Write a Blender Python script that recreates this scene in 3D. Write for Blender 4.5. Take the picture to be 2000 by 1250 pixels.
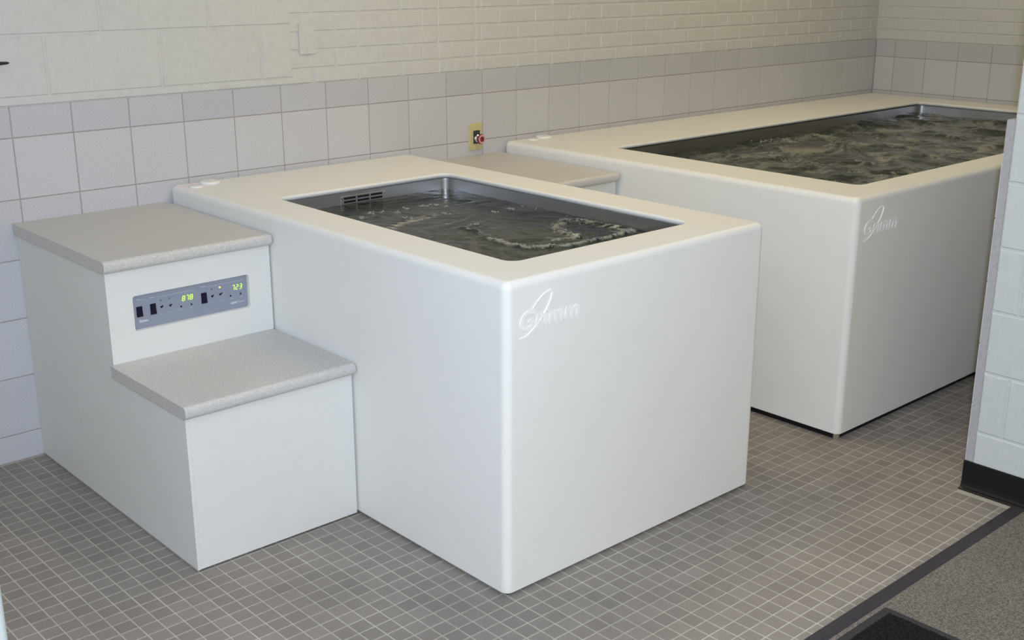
import bpy, bmesh, math, random
import numpy as np
from mathutils import Vector, Matrix, Euler

for o in list(bpy.data.objects):
    bpy.data.objects.remove(o, do_unlink=True)
SC = bpy.context.scene
COL = SC.collection

# ------------------------------------------------------------------ camera
CAM_LOC = (-1.3629, -3.9406, 1.6697)
CAM_ROT = (1.2726, -0.0005, -0.7360)
F_PX = 2283.17
cam_d = bpy.data.cameras.new('camera')
cam_d.sensor_fit = 'HORIZONTAL'
cam_d.sensor_width = 36.0
cam_d.lens = 36.0 * F_PX / 2000.0
cam_d.clip_start = 0.05
cam_d.clip_end = 60
cam = bpy.data.objects.new('camera', cam_d)
cam.location = CAM_LOC
cam.rotation_euler = CAM_ROT
COL.objects.link(cam)
SC.camera = cam
RM = Euler(CAM_ROT, 'XYZ').to_matrix()

# ------------------------------------------------------------------ world, lights, exposure
world = bpy.data.worlds.new('world')
SC.world = world
world.use_nodes = True
bg = world.node_tree.nodes['Background']
bg.inputs['Color'].default_value = (1.0, 0.73, 0.28, 1)
bg.inputs['Strength'].default_value = 0.66

# the camera's own flash, a few centimetres right of and above the lens
fl = bpy.data.lights.new('camera_flash', 'POINT')
fl.energy = 277
fl.color = (0.65, 0.785, 1.0)
fl.shadow_soft_size = 0.03
flo = bpy.data.objects.new('camera_flash', fl)
flo.location = Vector(CAM_LOC) + RM @ Vector((0.05, 0.07, 0.0))
COL.objects.link(flo)

# warm fluorescent fixtures A, B and added unseen fill C: emission colour times strength
LAMP = {'A': (6.6, 5.1, 2.8), 'B': (6.1, 5.0, 2.95), 'C': (1.3, 1.1, 0.95)}

vs = SC.view_settings
vs.view_transform = 'Standard'
vs.look = 'None'
vs.gamma = 1.0
vs.use_curve_mapping = False
vs.exposure = 0.0

# ------------------------------------------------------------------ dimensions (metres)
P = 0.2032                 # wall tile pitch
ZT = 1.2143                # top of the tiled wainscot
XC = 5.2151                # right wall plane
FP = 0.0513                # floor tile pitch
FX0, FY0 = -0.0228, -1.1880
CEIL = 2.75
H = 0.8930                 # tub height
T1 = dict(x0=0.5293, x1=1.6136, y0=-1.8304, y1=-0.006, ox0=0.6928, ox1=1.4376, oy0=-1.6701, oy1=-0.4746, gap=0.008)
T2 = dict(x0=2.1535, x1=5.2000, y0=-1.8207, y1=-0.006, ox0=2.385, ox1=4.960, oy0=-1.6760, oy1=-0.4700, gap=0.022)
WATER_Z = 0.832
PXW = 2.126                # face of the block partition on the right
PYE = -2.3117              # its tiled end

# ------------------------------------------------------------------ materials
def new_mat(name):
    m = bpy.data.materials.new(name)
    m.use_nodes = True
    nt = m.node_tree
    return m, nt, nt.nodes['Principled BSDF']

def plain(name, col, rough=0.5, metal=0.0, spec=0.5, emit=None, estr=0):
    m, nt, b = new_mat(name)
    b.inputs['Base Color'].default_value = (*col, 1)
    b.inputs['Roughness'].default_value = rough
    b.inputs['Metallic'].default_value = metal
    b.inputs['Specular IOR Level'].default_value = spec
    if emit:
        b.inputs['Emission Color'].default_value = (*emit, 1)
        b.inputs['Emission Strength'].default_value = estr
    return m

def speckle(name, c_lo, c_hi, scale, rough=0.5, bump=0.0, bscale=None, spec=0.5, detail=3.0, rnd=0.0, p0=0.35, p1=0.65, cell=None, blotch=0.0):
    """fine two-tone grain; optional per-object or per-cell brightness change and bump"""
    m, nt, b = new_mat(name)
    N, L = nt.nodes, nt.links
    geo = N.new('ShaderNodeNewGeometry')
    nz = N.new('ShaderNodeTexNoise')
    nz.inputs['Scale'].default_value = scale
    nz.inputs['Detail'].default_value = detail
    nz.inputs['Roughness'].default_value = 0.65
    L.new(geo.outputs['Position'], nz.inputs['Vector'])
    r = N.new('ShaderNodeValToRGB')
    r.color_ramp.elements[0].position = p0
    r.color_ramp.elements[1].position = p1
    r.color_ramp.elements[0].color = (*c_lo, 1)
    r.color_ramp.elements[1].color = (*c_hi, 1)
    L.new(nz.outputs['Fac'], r.inputs['Fac'])
    out = r.outputs['Color']
    val = None
    if cell:
        sub = N.new('ShaderNodeVectorMath'); sub.operation = 'SUBTRACT'
        sub.inputs[1].default_value = (cell[0], cell[1], -5.0)
        L.new(geo.outputs['Position'], sub.inputs[0])
        dv = N.new('ShaderNodeVectorMath'); dv.operation = 'DIVIDE'
        dv.inputs[1].default_value = (cell[2], cell[2], 50.0)
        L.new(sub.outputs[0], dv.inputs[0])
        fl_ = N.new('ShaderNodeVectorMath'); fl_.operation = 'FLOOR'
        L.new(dv.outputs[0], fl_.inputs[0])
        wn = N.new('ShaderNodeTexWhiteNoise'); wn.noise_dimensions = '3D'
        L.new(fl_.outputs[0], wn.inputs['Vector'])
        val = wn.outputs['Value']
    elif rnd:
        oi = N.new('ShaderNodeObjectInfo')
        val = oi.outputs['Random']
    if val is not None:
        mr = N.new('ShaderNodeMapRange')
        mr.inputs['To Min'].default_value = 1 - rnd
        mr.inputs['To Max'].default_value = 1 + rnd
        L.new(val, mr.inputs['Value'])
        hs = N.new('ShaderNodeHueSaturation')
        L.new(mr.outputs[0], hs.inputs['Value'])
        L.new(out, hs.inputs['Color'])
        out = hs.outputs['Color']
    if blotch:
        n2 = N.new('ShaderNodeTexNoise'); n2.inputs['Scale'].default_value = 3.5; n2.inputs['Detail'].default_value = 4
        L.new(geo.outputs['Position'], n2.inputs['Vector'])
        mr2 = N.new('ShaderNodeMapRange')
        mr2.inputs['From Min'].default_value = 0.3; mr2.inputs['From Max'].default_value = 0.7
        mr2.inputs['To Min'].default_value = 1 - blotch; mr2.inputs['To Max'].default_value = 1 + blotch
        L.new(n2.outputs['Fac'], mr2.inputs['Value'])
        h2 = N.new('ShaderNodeHueSaturation')
        L.new(mr2.outputs[0], h2.inputs['Value']); L.new(out, h2.inputs['Color'])
        out = h2.outputs['Color']
    L.new(out, b.inputs['Base Color'])
    b.inputs['Roughness'].default_value = rough
    b.inputs['Specular IOR Level'].default_value = spec
    if bump:
        nb = nz
        if bscale:
            nb = N.new('ShaderNodeTexNoise'); nb.inputs['Scale'].default_value = bscale; nb.inputs['Detail'].default_value = 3
            L.new(geo.outputs['Position'], nb.inputs['Vector'])
        bp = N.new('ShaderNodeBump')
        bp.inputs['Strength'].default_value = 1.0
        bp.inputs['Distance'].default_value = bump
        L.new(nb.outputs['Fac'], bp.inputs['Height'])
        L.new(bp.outputs[0], b.inputs['Normal'])
    return m

M = {}
M['paint'] = speckle('cream_wall_paint', (0.57, 0.575, 0.555), (0.605, 0.61, 0.59), 40, rough=0.42, bump=0.0006, bscale=55, rnd=0.012, spec=0.3)
M['paint_white'] = speckle('white_block_paint', (0.585, 0.62, 0.61), (0.62, 0.655, 0.645), 40, rough=0.4, bump=0.0007, bscale=60, rnd=0.012, spec=0.35)
M['pier'] = speckle('pale_pier_paint', (0.40, 0.42, 0.40), (0.43, 0.45, 0.43), 40, rough=0.5, bump=0.0007, bscale=60, spec=0.3)
M['tile'] = speckle('speckled_grey_wall_tile', (0.485, 0.485, 0.51), (0.615, 0.62, 0.645), 330, rough=0.32, rnd=0.03, spec=0.35, detail=1)
M['tilecap'] = speckle('darker_grey_cap_tile', (0.445, 0.45, 0.482), (0.565, 0.57, 0.605), 330, rough=0.32, rnd=0.03, spec=0.35, detail=1)
M['edge'] = speckle('grey_painted_mortar_edge', (0.40, 0.395, 0.42), (0.46, 0.455, 0.48), 80, rough=0.7, bump=0.0008, spec=0.2)
M['logo'] = plain('raised_white_lettering', (0.91, 0.91, 0.90), 0.35)
M['grout'] = speckle('wall_tile_grout', (0.34, 0.30, 0.29), (0.40, 0.36, 0.34), 120, rough=0.9, spec=0.1)
M['ftile'] = speckle('taupe_floor_mosaic', (0.228, 0.203, 0.180), (0.292, 0.258, 0.228), 260, rough=0.55, cell=(FX0, FY0, FP), rnd=0.09, spec=0.3, blotch=0.10)
M['fgrout'] = speckle('floor_grout', (0.44, 0.405, 0.345), (0.52, 0.48, 0.41), 60, rough=0.9, spec=0.1, blotch=0.16)
M['gel'] = speckle('white_gelcoat', (0.815, 0.815, 0.79), (0.83, 0.83, 0.805), 20, rough=0.42, spec=0.3)
M['lam'] = speckle('white_laminate', (0.735, 0.735, 0.71), (0.75, 0.75, 0.725), 20, rough=0.5, spec=0.3)
M['tread'] = speckle('speckled_grey_solid_surface', (0.46, 0.45, 0.435), (0.655, 0.645, 0.63), 420, rough=0.38, spec=0.4, detail=2, p0=0.38, p1=0.62)
M['black'] = plain('black_rubber', (0.008, 0.008, 0.010), 0.38, spec=0.35)
M['strip'] = speckle('dark_rubber_strip', (0.040, 0.036, 0.044), (0.055, 0.048, 0.056), 90, rough=0.6, spec=0.2)
M['carpet'] = speckle('grey_loop_carpet', (0.135, 0.118, 0.097), (0.315, 0.285, 0.250), 210, rough=0.95, bump=0.006, spec=0.05, detail=2, p0=0.36, p1=0.64, blotch=0.06)
M['matpile'] = speckle('black_mat_pile', (0.006, 0.007, 0.007), (0.035, 0.037, 0.034), 260, rough=0.95, bump=0.005, spec=0.05)
M['matrim'] = plain('mat_rubber_edge', (0.045, 0.043, 0.046), 0.7, spec=0.2)
M['panel'] = speckle('blue_grey_panel_overlay', (0.265, 0.29, 0.36), (0.285, 0.312, 0.385), 300, rough=0.4, spec=0.3)
M['switch'] = plain('switch_black', (0.006, 0.005, 0.02), 0.5, spec=0.2)
M['ink'] = plain('panel_print', (0.55, 0.58, 0.64), 0.6)
M['ink2'] = plain('panel_print_white', (0.80, 0.82, 0.86), 0.6)
M['led_green'] = plain('lit_green_segment', (0.1, 0.2, 0.02), 0.5, emit=(0.62, 1.0, 0.10), estr=1.15)
M['led_amber'] = plain('lit_amber_lamp', (0.4, 0.2, 0.02), 0.4, emit=(1.0, 0.55, 0.12), estr=1.6)
M['led_off'] = plain('unlit_lamp', (0.16, 0.15, 0.17), 0.4)
M['ivory'] = speckle('ivory_plastic', (0.56, 0.50, 0.25), (0.60, 0.54, 0.28), 60, rough=0.4)
M['chrome'] = plain('chrome', (0.75, 0.76, 0.78), 0.12, metal=1.0)
M['red'] = plain('dark_red_plastic', (0.20, 0.012, 0.03), 0.3)
M['pink'] = plain('pale_pink_ring', (0.62, 0.35, 0.38), 0.35)
M['legend'] = plain('dark_legend_plate', (0.03, 0.045, 0.04), 0.25)
M['btn'] = plain('glossy_white_plastic', (0.84, 0.84, 0.83), 0.25)
M['ceil'] = speckle('white_ceiling_tile', (0.70, 0.69, 0.66), (0.75, 0.74, 0.71), 60, rough=0.9)
M['metalwhite'] = plain('white_enamel', (0.75, 0.75, 0.73), 0.4)
for k_, c_ in LAMP.items():
    M['lamp_' + k_] = plain('fluorescent_diffuser', (0.8, 0.8, 0.8), 0.5, emit=tuple(v / max(max(c_), 1e-6) for v in c_), estr=max(c_))
M['hook'] = plain('black_plastic', (0.012, 0.011, 0.02), 0.3)
M['bubble'] = plain('water_bubble', (0.50, 0.525, 0.49), 0.05)
M['bubble'].node_tree.nodes['Principled BSDF'].inputs['Transmission Weight'].default_value = 0.6
M['bubble'].node_tree.nodes['Principled BSDF'].inputs['IOR'].default_value = 1.33

def steel_mat():
    m, nt, b = new_mat('brushed_stainless')
    N, L = nt.nodes, nt.links
    geo = N.new('ShaderNodeNewGeometry')
    mp = N.new('ShaderNodeMapping'); mp.inputs['Scale'].default_value = (3, 3, 260)
    L.new(geo.outputs['Position'], mp.inputs['Vector'])
    nz = N.new('ShaderNodeTexNoise'); nz.inputs['Scale'].default_value = 4; nz.inputs['Detail'].default_value = 4
    L.new(mp.outputs[0], nz.inputs['Vector'])
    mr = N.new('ShaderNodeMapRange'); mr.inputs['To Min'].default_value = 0.30; mr.inputs['To Max'].default_value = 0.46
    L.new(nz.outputs['Fac'], mr.inputs['Value'])
    L.new(mr.outputs[0], b.inputs['Roughness'])
    b.inputs['Base Color'].default_value = (0.56, 0.555, 0.56, 1)
    b.inputs['Metallic'].default_value = 1.0
    return m
M['steel'] = steel_mat()

def water_mat():
    m, nt, b = new_mat('churning_water')
    N, L = nt.nodes, nt.links
    geo = N.new('ShaderNodeNewGeometry')
    at = N.new('ShaderNodeAttribute'); at.attribute_name = 'foam_reflection'
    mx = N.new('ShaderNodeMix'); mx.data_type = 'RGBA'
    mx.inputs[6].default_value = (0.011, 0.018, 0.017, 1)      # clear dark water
    mx.inputs[7].default_value = (0.40, 0.395, 0.335, 1)       # tan of foam and of painted wall reflections
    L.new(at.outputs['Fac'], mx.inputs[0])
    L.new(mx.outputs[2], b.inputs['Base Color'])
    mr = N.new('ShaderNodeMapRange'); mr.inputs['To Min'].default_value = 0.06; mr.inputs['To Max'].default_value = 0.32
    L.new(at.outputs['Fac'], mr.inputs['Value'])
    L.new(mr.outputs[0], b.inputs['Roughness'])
    b.inputs['IOR'].default_value = 1.22
    nz = N.new('ShaderNodeTexNoise'); nz.inputs['Scale'].default_value = 48; nz.inputs['Detail'].default_value = 4
    L.new(geo.outputs['Position'], nz.inputs['Vector'])
    bp = N.new('ShaderNodeBump'); bp.inputs['Strength'].default_value = 0.5; bp.inputs['Distance'].default_value = 0.0022
    L.new(nz.outputs['Fac'], bp.inputs['Height'])
    L.new(bp.outputs[0], b.inputs['Normal'])
    return m
M['water'] = water_mat()

# ------------------------------------------------------------------ object helpers
def tag(o, label=None, cat=None, group=None, kind=None):
    if label: o['label'] = label
    if cat: o['category'] = cat
    if group: o['group'] = group
    if kind: o['kind'] = kind
    return o

def link(name, me, parent=None, loc=(0, 0, 0), rot=(0, 0, 0)):
    o = bpy.data.objects.new(name, me)
    COL.objects.link(o)
    o.location = loc
    o.rotation_euler = rot
    if parent is not None:
        o.parent = parent
    return o

def empty(name, loc, label, cat, group=None):
    o = bpy.data.objects.new(name, None)
    o.empty_display_size = 0.1
    COL.objects.link(o)
    o.location = loc
    return tag(o, label, cat, group)

def mesh(name, verts, faces, mats, fmat=None, smooth=False):
    me = bpy.data.meshes.new(name)
    me.from_pydata([tuple(v) for v in verts], [], faces)
    for k in (mats if isinstance(mats, (list, tuple)) else [mats]):
        me.materials.append(M[k])
    if fmat:
        me.polygons.foreach_set('material_index', fmat)
    if smooth:
        me.polygons.foreach_set('use_smooth', [True] * len(me.polygons))
    me.update()
    return me

def from_bm(name, bm, mat, smooth=False):
    bmesh.ops.recalc_face_normals(bm, faces=bm.faces)
    me = bpy.data.meshes.new(name)
    bm.to_mesh(me)
    bm.free()
    for k in (mat if isinstance(mat, (list, tuple)) else [mat]):
        me.materials.append(M[k])
    if smooth:
        me.polygons.foreach_set('use_smooth', [True] * len(me.polygons))
    return me

def box_bm(bm, x0, x1, y0, y1, z0, z1):
    v = [bm.verts.new(c) for c in ((x0, y0, z0), (x1, y0, z0), (x1, y1, z0), (x0, y1, z0), (x0, y0, z1), (x1, y0, z1), (x1, y1, z1), (x0, y1, z1))]
    fs = [bm.faces.new([v[i] for i in f]) for f in ((3, 2, 1, 0), (4, 5, 6, 7), (0, 1, 5, 4), (1, 2, 6, 5), (2, 3, 7, 6), (3, 0, 4, 7))]
    return v, fs

def box_mesh(name, x0, x1, y0, y1, z0, z1, mat, bevel=0.0, seg=2):
    bm = bmesh.new()
    box_bm(bm, x0, x1, y0, y1, z0, z1)
    if bevel:
        bmesh.ops.bevel(bm, geom=bm.edges[:], offset=bevel, segments=seg, affect='EDGES', profile=0.5)
    return from_bm(name, bm, mat)

def wnorm(o):
    m = o.modifiers.new('weighted_normal', 'WEIGHTED_NORMAL')
    m.keep_sharp = True
    m.weight = 100

SLABS = {}
def slab(w, h, t, b, mat, name):
    """slab lying in local XZ, front face at y=0 looking to -Y, chamfered front edge (18 triangles)"""
    key = (round(w, 4), round(h, 4), t, b, mat, name)
    if key in SLABS:
        return SLABS[key]
    def rect(i, y):
        return [(-w / 2 + i, y, -h / 2 + i), (w / 2 - i, y, -h / 2 + i), (w / 2 - i, y, h / 2 - i), (-w / 2 + i, y, h / 2 - i)]
    v = rect(0, t) + rect(0, b) + rect(b, 0)
    f = [(8, 9, 10, 11)]
    for s in (0, 4):
        for k in range(4):
            n = (k + 1) % 4
            f.append((s + k, s + n, s + 4 + n, s + 4 + k))
    SLABS[key] = mesh(name, v, f, mat)
    return SLABS[key]

ROT = {'-y': 0.0, '-x': -math.pi / 2, '+y': math.pi, '+x': math.pi / 2}
def piece(name, parent, face, plane, a0, a1, z0, z1, t, b, mat, gap):
    """one tile, brick or block on a wall face; a0..a1 runs along the wall"""
    w, h = (a1 - a0) - gap, (z1 - z0) - gap
    if w < 0.008 or h < 0.006:
        return None
    c, zc = (a0 + a1) / 2, (z0 + z1) / 2
    loc = (c, plane, zc) if face in ('-y', '+y') else (plane, c, zc)
    return link(name, slab(w, h, t, b, mat, name), parent, loc, (0, 0, ROT[face]))

def text_mesh(name, body, size, extrude, mat, shear=0.0, offset=0.0):
    cu = bpy.data.curves.new(name, 'FONT')
    cu.body = body
    cu.size = size
    cu.extrude = extrude
    cu.shear = shear
    cu.offset = offset
    cu.resolution_u = 6
    ob = bpy.data.objects.new(name, cu)
    COL.objects.link(ob)
    dg = bpy.context.evaluated_depsgraph_get()
    me = bpy.data.meshes.new_from_object(ob.evaluated_get(dg))
    bpy.data.objects.remove(ob, do_unlink=True)
    me.materials.clear()
    me.materials.append(M[mat])
    me.name = name
    return me

def fit_text(me, x0, x1, z0, z1, y):
    """put the flat text mesh into the XZ plane at depth y, filling the given box, facing -Y"""
    co = np.empty(len(me.vertices) * 3)
    me.vertices.foreach_get('co', co)
    co = co.reshape(-1, 3)
    mn, mx = co.min(0), co.max(0)
    out = np.empty_like(co)
    out[:, 0] = x0 + (co[:, 0] - mn[0]) / (mx[0] - mn[0]) * (x1 - x0)
    out[:, 2] = z0 + (co[:, 1] - mn[1]) / (mx[1] - mn[1]) * (z1 - z0)
    out[:, 1] = y - co[:, 2]
    me.vertices.foreach_set('co', out.ravel())
    me.update()
    return me

def rr(x0, x1, y0, y1, r, n=6):
    """rounded rectangle, counter-clockwise, 4*(n+1) points"""
    r = max(r, 0.0004)
    pts = []
    for cx, cy, a in ((x1 - r, y1 - r, 0), (x0 + r, y1 - r, 90), (x0 + r, y0 + r, 180), (x1 - r, y0 + r, 270)):
        for k in range(n + 1):
            t = math.radians(a + 90 * k / n)
            pts.append((cx + r * math.cos(t), cy + r * math.sin(t)))
    return pts

def loft(name, loops, mat, cap_last=False, cap_first=False, smooth=True):
    n = len(loops[0])
    v = [p for l in loops for p in l]
    f = []
    for i in range(len(loops) - 1):
        for k in range(n):
            a, b_ = i * n + k, i * n + (k + 1) % n
            f.append((a, b_, b_ + n, a + n))
    if cap_last:
        f.append(tuple(range((len(loops) - 1) * n, len(loops) * n)))
    if cap_first:
        f.append(tuple(reversed(range(n))))
    me = mesh(name, v, f, mat, smooth=smooth)
    return me

def cyl(name, r, axis, p, length, mat, seg=20, bevel=0.0, r2=None):
    """closed cylinder from point p along axis ('z', '-y')"""
    r2 = r if r2 is None else r2
    prof = [(0, 0), (r, 0), (r2, length - bevel), (r2 - bevel, length), (0, length)] if bevel else [(0, 0), (r, 0), (r2, length), (0, length)]
    return lathe(name, prof, axis, p, mat, seg)

def lathe(name, prof, axis, p, mat, seg=24, smooth=False):
    v, f = [], []
    for k in range(seg):
        t = 2 * math.pi * k / seg
        for (r, h) in prof:
            a, b_ = r * math.cos(t), r * math.sin(t)
            v.append((p[0] + a, p[1] + b_, p[2] + h) if axis == 'z' else (p[0] + a, p[1] - h, p[2] + b_))
    m_ = len(prof)
    for k in range(seg):
        n = (k + 1) % seg
        for j in range(m_ - 1):
            f.append((k * m_ + j, n * m_ + j, n * m_ + j + 1, k * m_ + j + 1))
    bm = bmesh.new()
    vs_ = [bm.verts.new(c) for c in v]
    for q in f:
        bm.faces.new([vs_[i] for i in q])
    bmesh.ops.remove_doubles(bm, verts=bm.verts[:], dist=1e-6)
    bmesh.ops.dissolve_degenerate(bm, edges=bm.edges[:], dist=1e-7)
    return from_bm(name, bm, mat, smooth)

def prism(name, poly, axis, a0, a1, mat, bevel=0.0):
    """polygon extruded along x: poly points are (y, z)"""
    bm = bmesh.new()
    A = [bm.verts.new((a0, y, z)) for y, z in poly]
    B = [bm.verts.new((a1, y, z)) for y, z in poly]
    bm.faces.new(A)
    bm.faces.new(list(reversed(B)))
    n = len(poly)
    for k in range(n):
        bm.faces.new((A[k], A[(k + 1) % n], B[(k + 1) % n], B[k]))
    if bevel:
        es = [e for e in bm.edges if len(e.link_faces) == 2 and e.calc_face_angle(0) > 0.5]
        bmesh.ops.bevel(bm, geom=es, offset=bevel, segments=2, affect='EDGES', profile=0.5)
    return from_bm(name, bm, mat)

# ------------------------------------------------------------------ projection used only to rank floor tiles by size in view
CL = Vector(CAM_LOC)
RT = RM.transposed()
def to_px(p):
    c = RT @ (Vector(p) - CL)
    if c.z > -0.05:
        return None
    return (1000 + F_PX * c.x / -c.z, 625 - F_PX * c.y / -c.z)

def seg_hits_box(p, b):
    lo, hi = 0.0, 0.999
    d = Vector(p) - CL
    for i in range(3):
        a0, a1 = b[2 * i], b[2 * i + 1]
        if abs(d[i]) < 1e-9:
            if not (a0 < CL[i] < a1): return False
            continue
        t0, t1 = (a0 - CL[i]) / d[i], (a1 - CL[i]) / d[i]
        if t0 > t1: t0, t1 = t1, t0
        lo, hi = max(lo, t0), min(hi, t1)
    return lo < hi

OCC = [(T1['x0'], T1['x1'], T1['y0'], 0, 0.01, H), (T2['x0'], T2['x1'], T2['y0'], 0, 0.02, H),
       (-0.03, 0.53, -0.69, 0, 0.01, 0.83), (-0.03, 0.53, -1.13, 0, 0.01, 0.51), (PXW, 5.3, -5, PYE, 0, 2.7)]

# ================================================================== SETTING
# floor: grout bed with single mosaic tiles laid on it
floor = link('floor', box_mesh('floor', -2.6, XC + 0.1, -2.4945, 0.10, -0.10, -0.0014, 'fgrout'))
tag(floor, 'taupe two-inch mosaic tile floor with pale grout around the tubs', 'floor', kind='structure')

def ftile_mesh(w, b=0.0012, t=0.006):
    h = w / 2
    def rect(i, z): return [(-h + i, -h + i, z), (h - i, -h + i, z), (h - i, h - i, z), (-h + i, h - i, z)]
    v = rect(0, -t) + rect(0, -b) + rect(b, 0)
    f = [(8, 9, 10, 11)]
    for s in (0, 4):
        for k in range(4):
            n = (k + 1) % 4
            f.append((s + k, s + n, s + 4 + n, s + 4 + k))
    return v, f

FV, FF = ftile_mesh(FP - 0.0042)
cells = []
i0, i1 = math.floor((-1.75 - FX0) / FP), math.ceil((XC - FX0) / FP)
j0, j1 = math.floor((-2.4945 - FY0) / FP), math.ceil((0 - FY0) / FP)
for i in range(i0, i1):
    for j in range(j0, j1):
        cx, cy = FX0 + (i + 0.5) * FP, FY0 + (j + 0.5) * FP
        if cx + FP / 2 > XC or cy + FP / 2 > 0.012 or cy - FP / 2 < -2.497:
            continue
        if cx > PXW - 0.03 and cy < PYE + 0.005: continue
        if -1.13 < cx < -0.88 and cy < -2.10: continue
        hid = False
        for b in OCC[:4]:
            if b[0] + 0.16 < cx < b[1] - 0.16 and b[2] + 0.16 < cy: hid = True
        if hid: continue
        if cx > 0.6 and cx < 1.5 and cy > -1.6: continue
        area = 0.0
        q = [to_px((cx + sx * FP / 2, cy + sy * FP / 2, 0)) for sx, sy in ((-1, -1), (1, -1), (1, 1), (-1, 1))]
        if all(q) and all(0 < p[0] < 2000 and 0 < p[1] < 1250 for p in q) and not any(seg_hits_box((cx, cy, 0.0), b) for b in OCC):
            area = 0.5 * abs(sum(q[k][0] * q[(k + 1) % 4][1] - q[(k + 1) % 4][0] * q[k][1] for k in range(4)))
        cells.append((area, cx, cy))
cells.sort(reverse=True)
one = mesh('tile', FV, FF, 'ftile')
for a, cx, cy in cells[:300]:
    link('tile', one, floor, (cx, cy, 0))
bv, bf = [], []
for a, cx, cy in cells[300:]:
    n = len(bv)
    bv += [(x + cx, y + cy, z) for x, y, z in FV]
    bf += [tuple(n + k for k in f) for f in FF]
tag(link('tile_field', mesh('tile_field', bv, bf, 'ftile'), floor), 'remaining small taupe mosaic tiles', kind='stuff')
# cut row against the rubber strip
yedge = -2.4945
jlow = math.ceil((yedge - 0.002 - FY0) / FP)
ycut = FY0 + jlow * FP
if ycut - yedge > 0.008:
    bv, bf = [], []
    for i in range(i0, i1):
        cx = FX0 + (i + 0.5) * FP
        if cx > PXW - 0.03 or cx < -1.75: continue
        n = len(bv)
        sy = (ycut - yedge - 0.004) / (FP - 0.0042)
        cy = (ycut + yedge) / 2 - 0.001
        bv += [(x + cx, y * sy + cy, z) for x, y, z in FV]
        bf += [tuple(n + k for k in f) for f in FF]
    tag(link('cut_tile_row', mesh('cut_tile_row', bv, bf, 'ftile'), floor), 'cut mosaic tiles along the dark strip', kind='stuff')

# carpeted floor in front
carpet = link('floor', box_mesh('floor', -3.2, 2.16, -5.6, -2.534, -0.10, 0.002, 'carpet'))
tag(carpet, 'grey-brown flecked carpet in front of the tiled area', 'carpet', kind='structure')
# dark transition strip between tile and carpet
prof = [(-2.4945, -0.001), (-2.4945, 0.0015), (-2.499, 0.0045), (-2.512, 0.006), (-2.528, 0.0055), (-2.538, 0.002), (-2.538, -0.001)]
tag(link('trim_1', prism('trim_1', prof, 'x', -2.6, 2.118, 'strip')), 'dark rubber transition strip between mosaic floor and carpet', 'floor trim', kind='structure')

# back wall -------------------------------------------------------------
def shell(name, boxes, mats, fm):
    bm = bmesh.new()
    for bx, mi in zip(boxes, fm):
        v, fs = box_bm(bm, *bx)
        for f in fs: f.material_index = mi
    me = from_bm(name, bm, mats)
    return link(name, me)

WB = 0.0112      # recessed joint plane of brick and block
wall_back = shell('wall_back', [(-2.6, XC + 0.1, 0.0018, 0.2, -0.1, ZT - 0.004), (-2.6, XC + 0.1, WB, 0.2, ZT - 0.004, CEIL)], ['grout', 'paint'], [0, 1])
tag(wall_back, 'back wall with grey tile wainscot below cream painted block and brick', 'wall', kind='structure')

rows = [(ZT - P / 2, ZT)] + [(ZT - P / 2 - (k + 1) * P, ZT - P / 2 - k * P) for k in range(5)] + [(0.0, ZT - P / 2 - 5 * P)]
for r, (z0, z1) in enumerate(rows):
    for i in range(-9, 27):
        a0, a1 = i * P, min((i + 1) * P, XC - 0.001)
        if a1 - a0 < 0.02: continue
        if r >= 3 and a0 > 0.0: continue                      # behind the steps and the tubs
        piece('tile', wall_back, '-y', 0.0, a0, a1, z0, z1, 0.012 if r == 0 else 0.004, 0.0014, 'tilecap' if r == 0 else 'tile', 0.0032)

# painted concrete blocks, left part
XB = 1.0753
PB = 0.008      # face of brick and block
GB = 0.0075
def block_row(parent, face, plane, lo, hi, z0, z1, heads, mat, t=0.006, b=0.003, name='block'):
    xs = [lo] + [h for h in heads if lo + 0.02 < h < hi - 0.02] + [hi]
    for a0, a1 in zip(xs[:-1], xs[1:]):
        piece(name, parent, face, plane, a0, a1, z0, z1, t, b, mat, GB)

block_row(wall_back, '-y', PB, -1.9, XB + 0.006, 1.2108, 1.2388, [-0.7 + 0.4 * k for k in range(0)], 'paint', name='block')
zb = 1.2388
k = 0
while zb < 2.3:
    heads = [(0.1405 if k % 2 == 0 else 0.3370) + 0.4035 * n for n in range(-6, 4)]
    block_row(wall_back, '-y', PB, -1.9, XB + 0.006, zb, zb + 0.1985, heads, 'paint')
    zb += 0.1985
    k += 1

# painted modular bricks, right part, with the straight-jointed infill column
BP, BH = 0.2145, 0.0685
zb0 = 1.2695
def brick_rows(parent, face, plane, lo, hi, ph, infill=None, zmax=1.72):
    k = -1
    while zb0 + k * BH < zmax:
        z0, z1 = max(zb0 + k * BH, ZT - 0.0035), zb0 + (k + 1) * BH
        off = 0.0 if k % 2 == 0 else BP / 2
        heads = [ph + off + BP * n for n in range(-30, 30)]
        if infill:
            heads = [h for h in heads if not (infill[0] - 0.03 < h < infill[1] + 0.03)] + list(infill)
            heads.sort()
        block_row(parent, face, plane, lo, hi, z0, z1, heads, 'paint', name='brick')
        k += 1
# rows k=0 (z 1.2695..1.338) and k=2 share the head joints 1.2804 + n*BP
brick_rows(wall_back, '-y', PB + 0.0003, XB - 0.006, XC - 0.004, 1.2804, infill=(1.7953, 1.9983))

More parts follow.
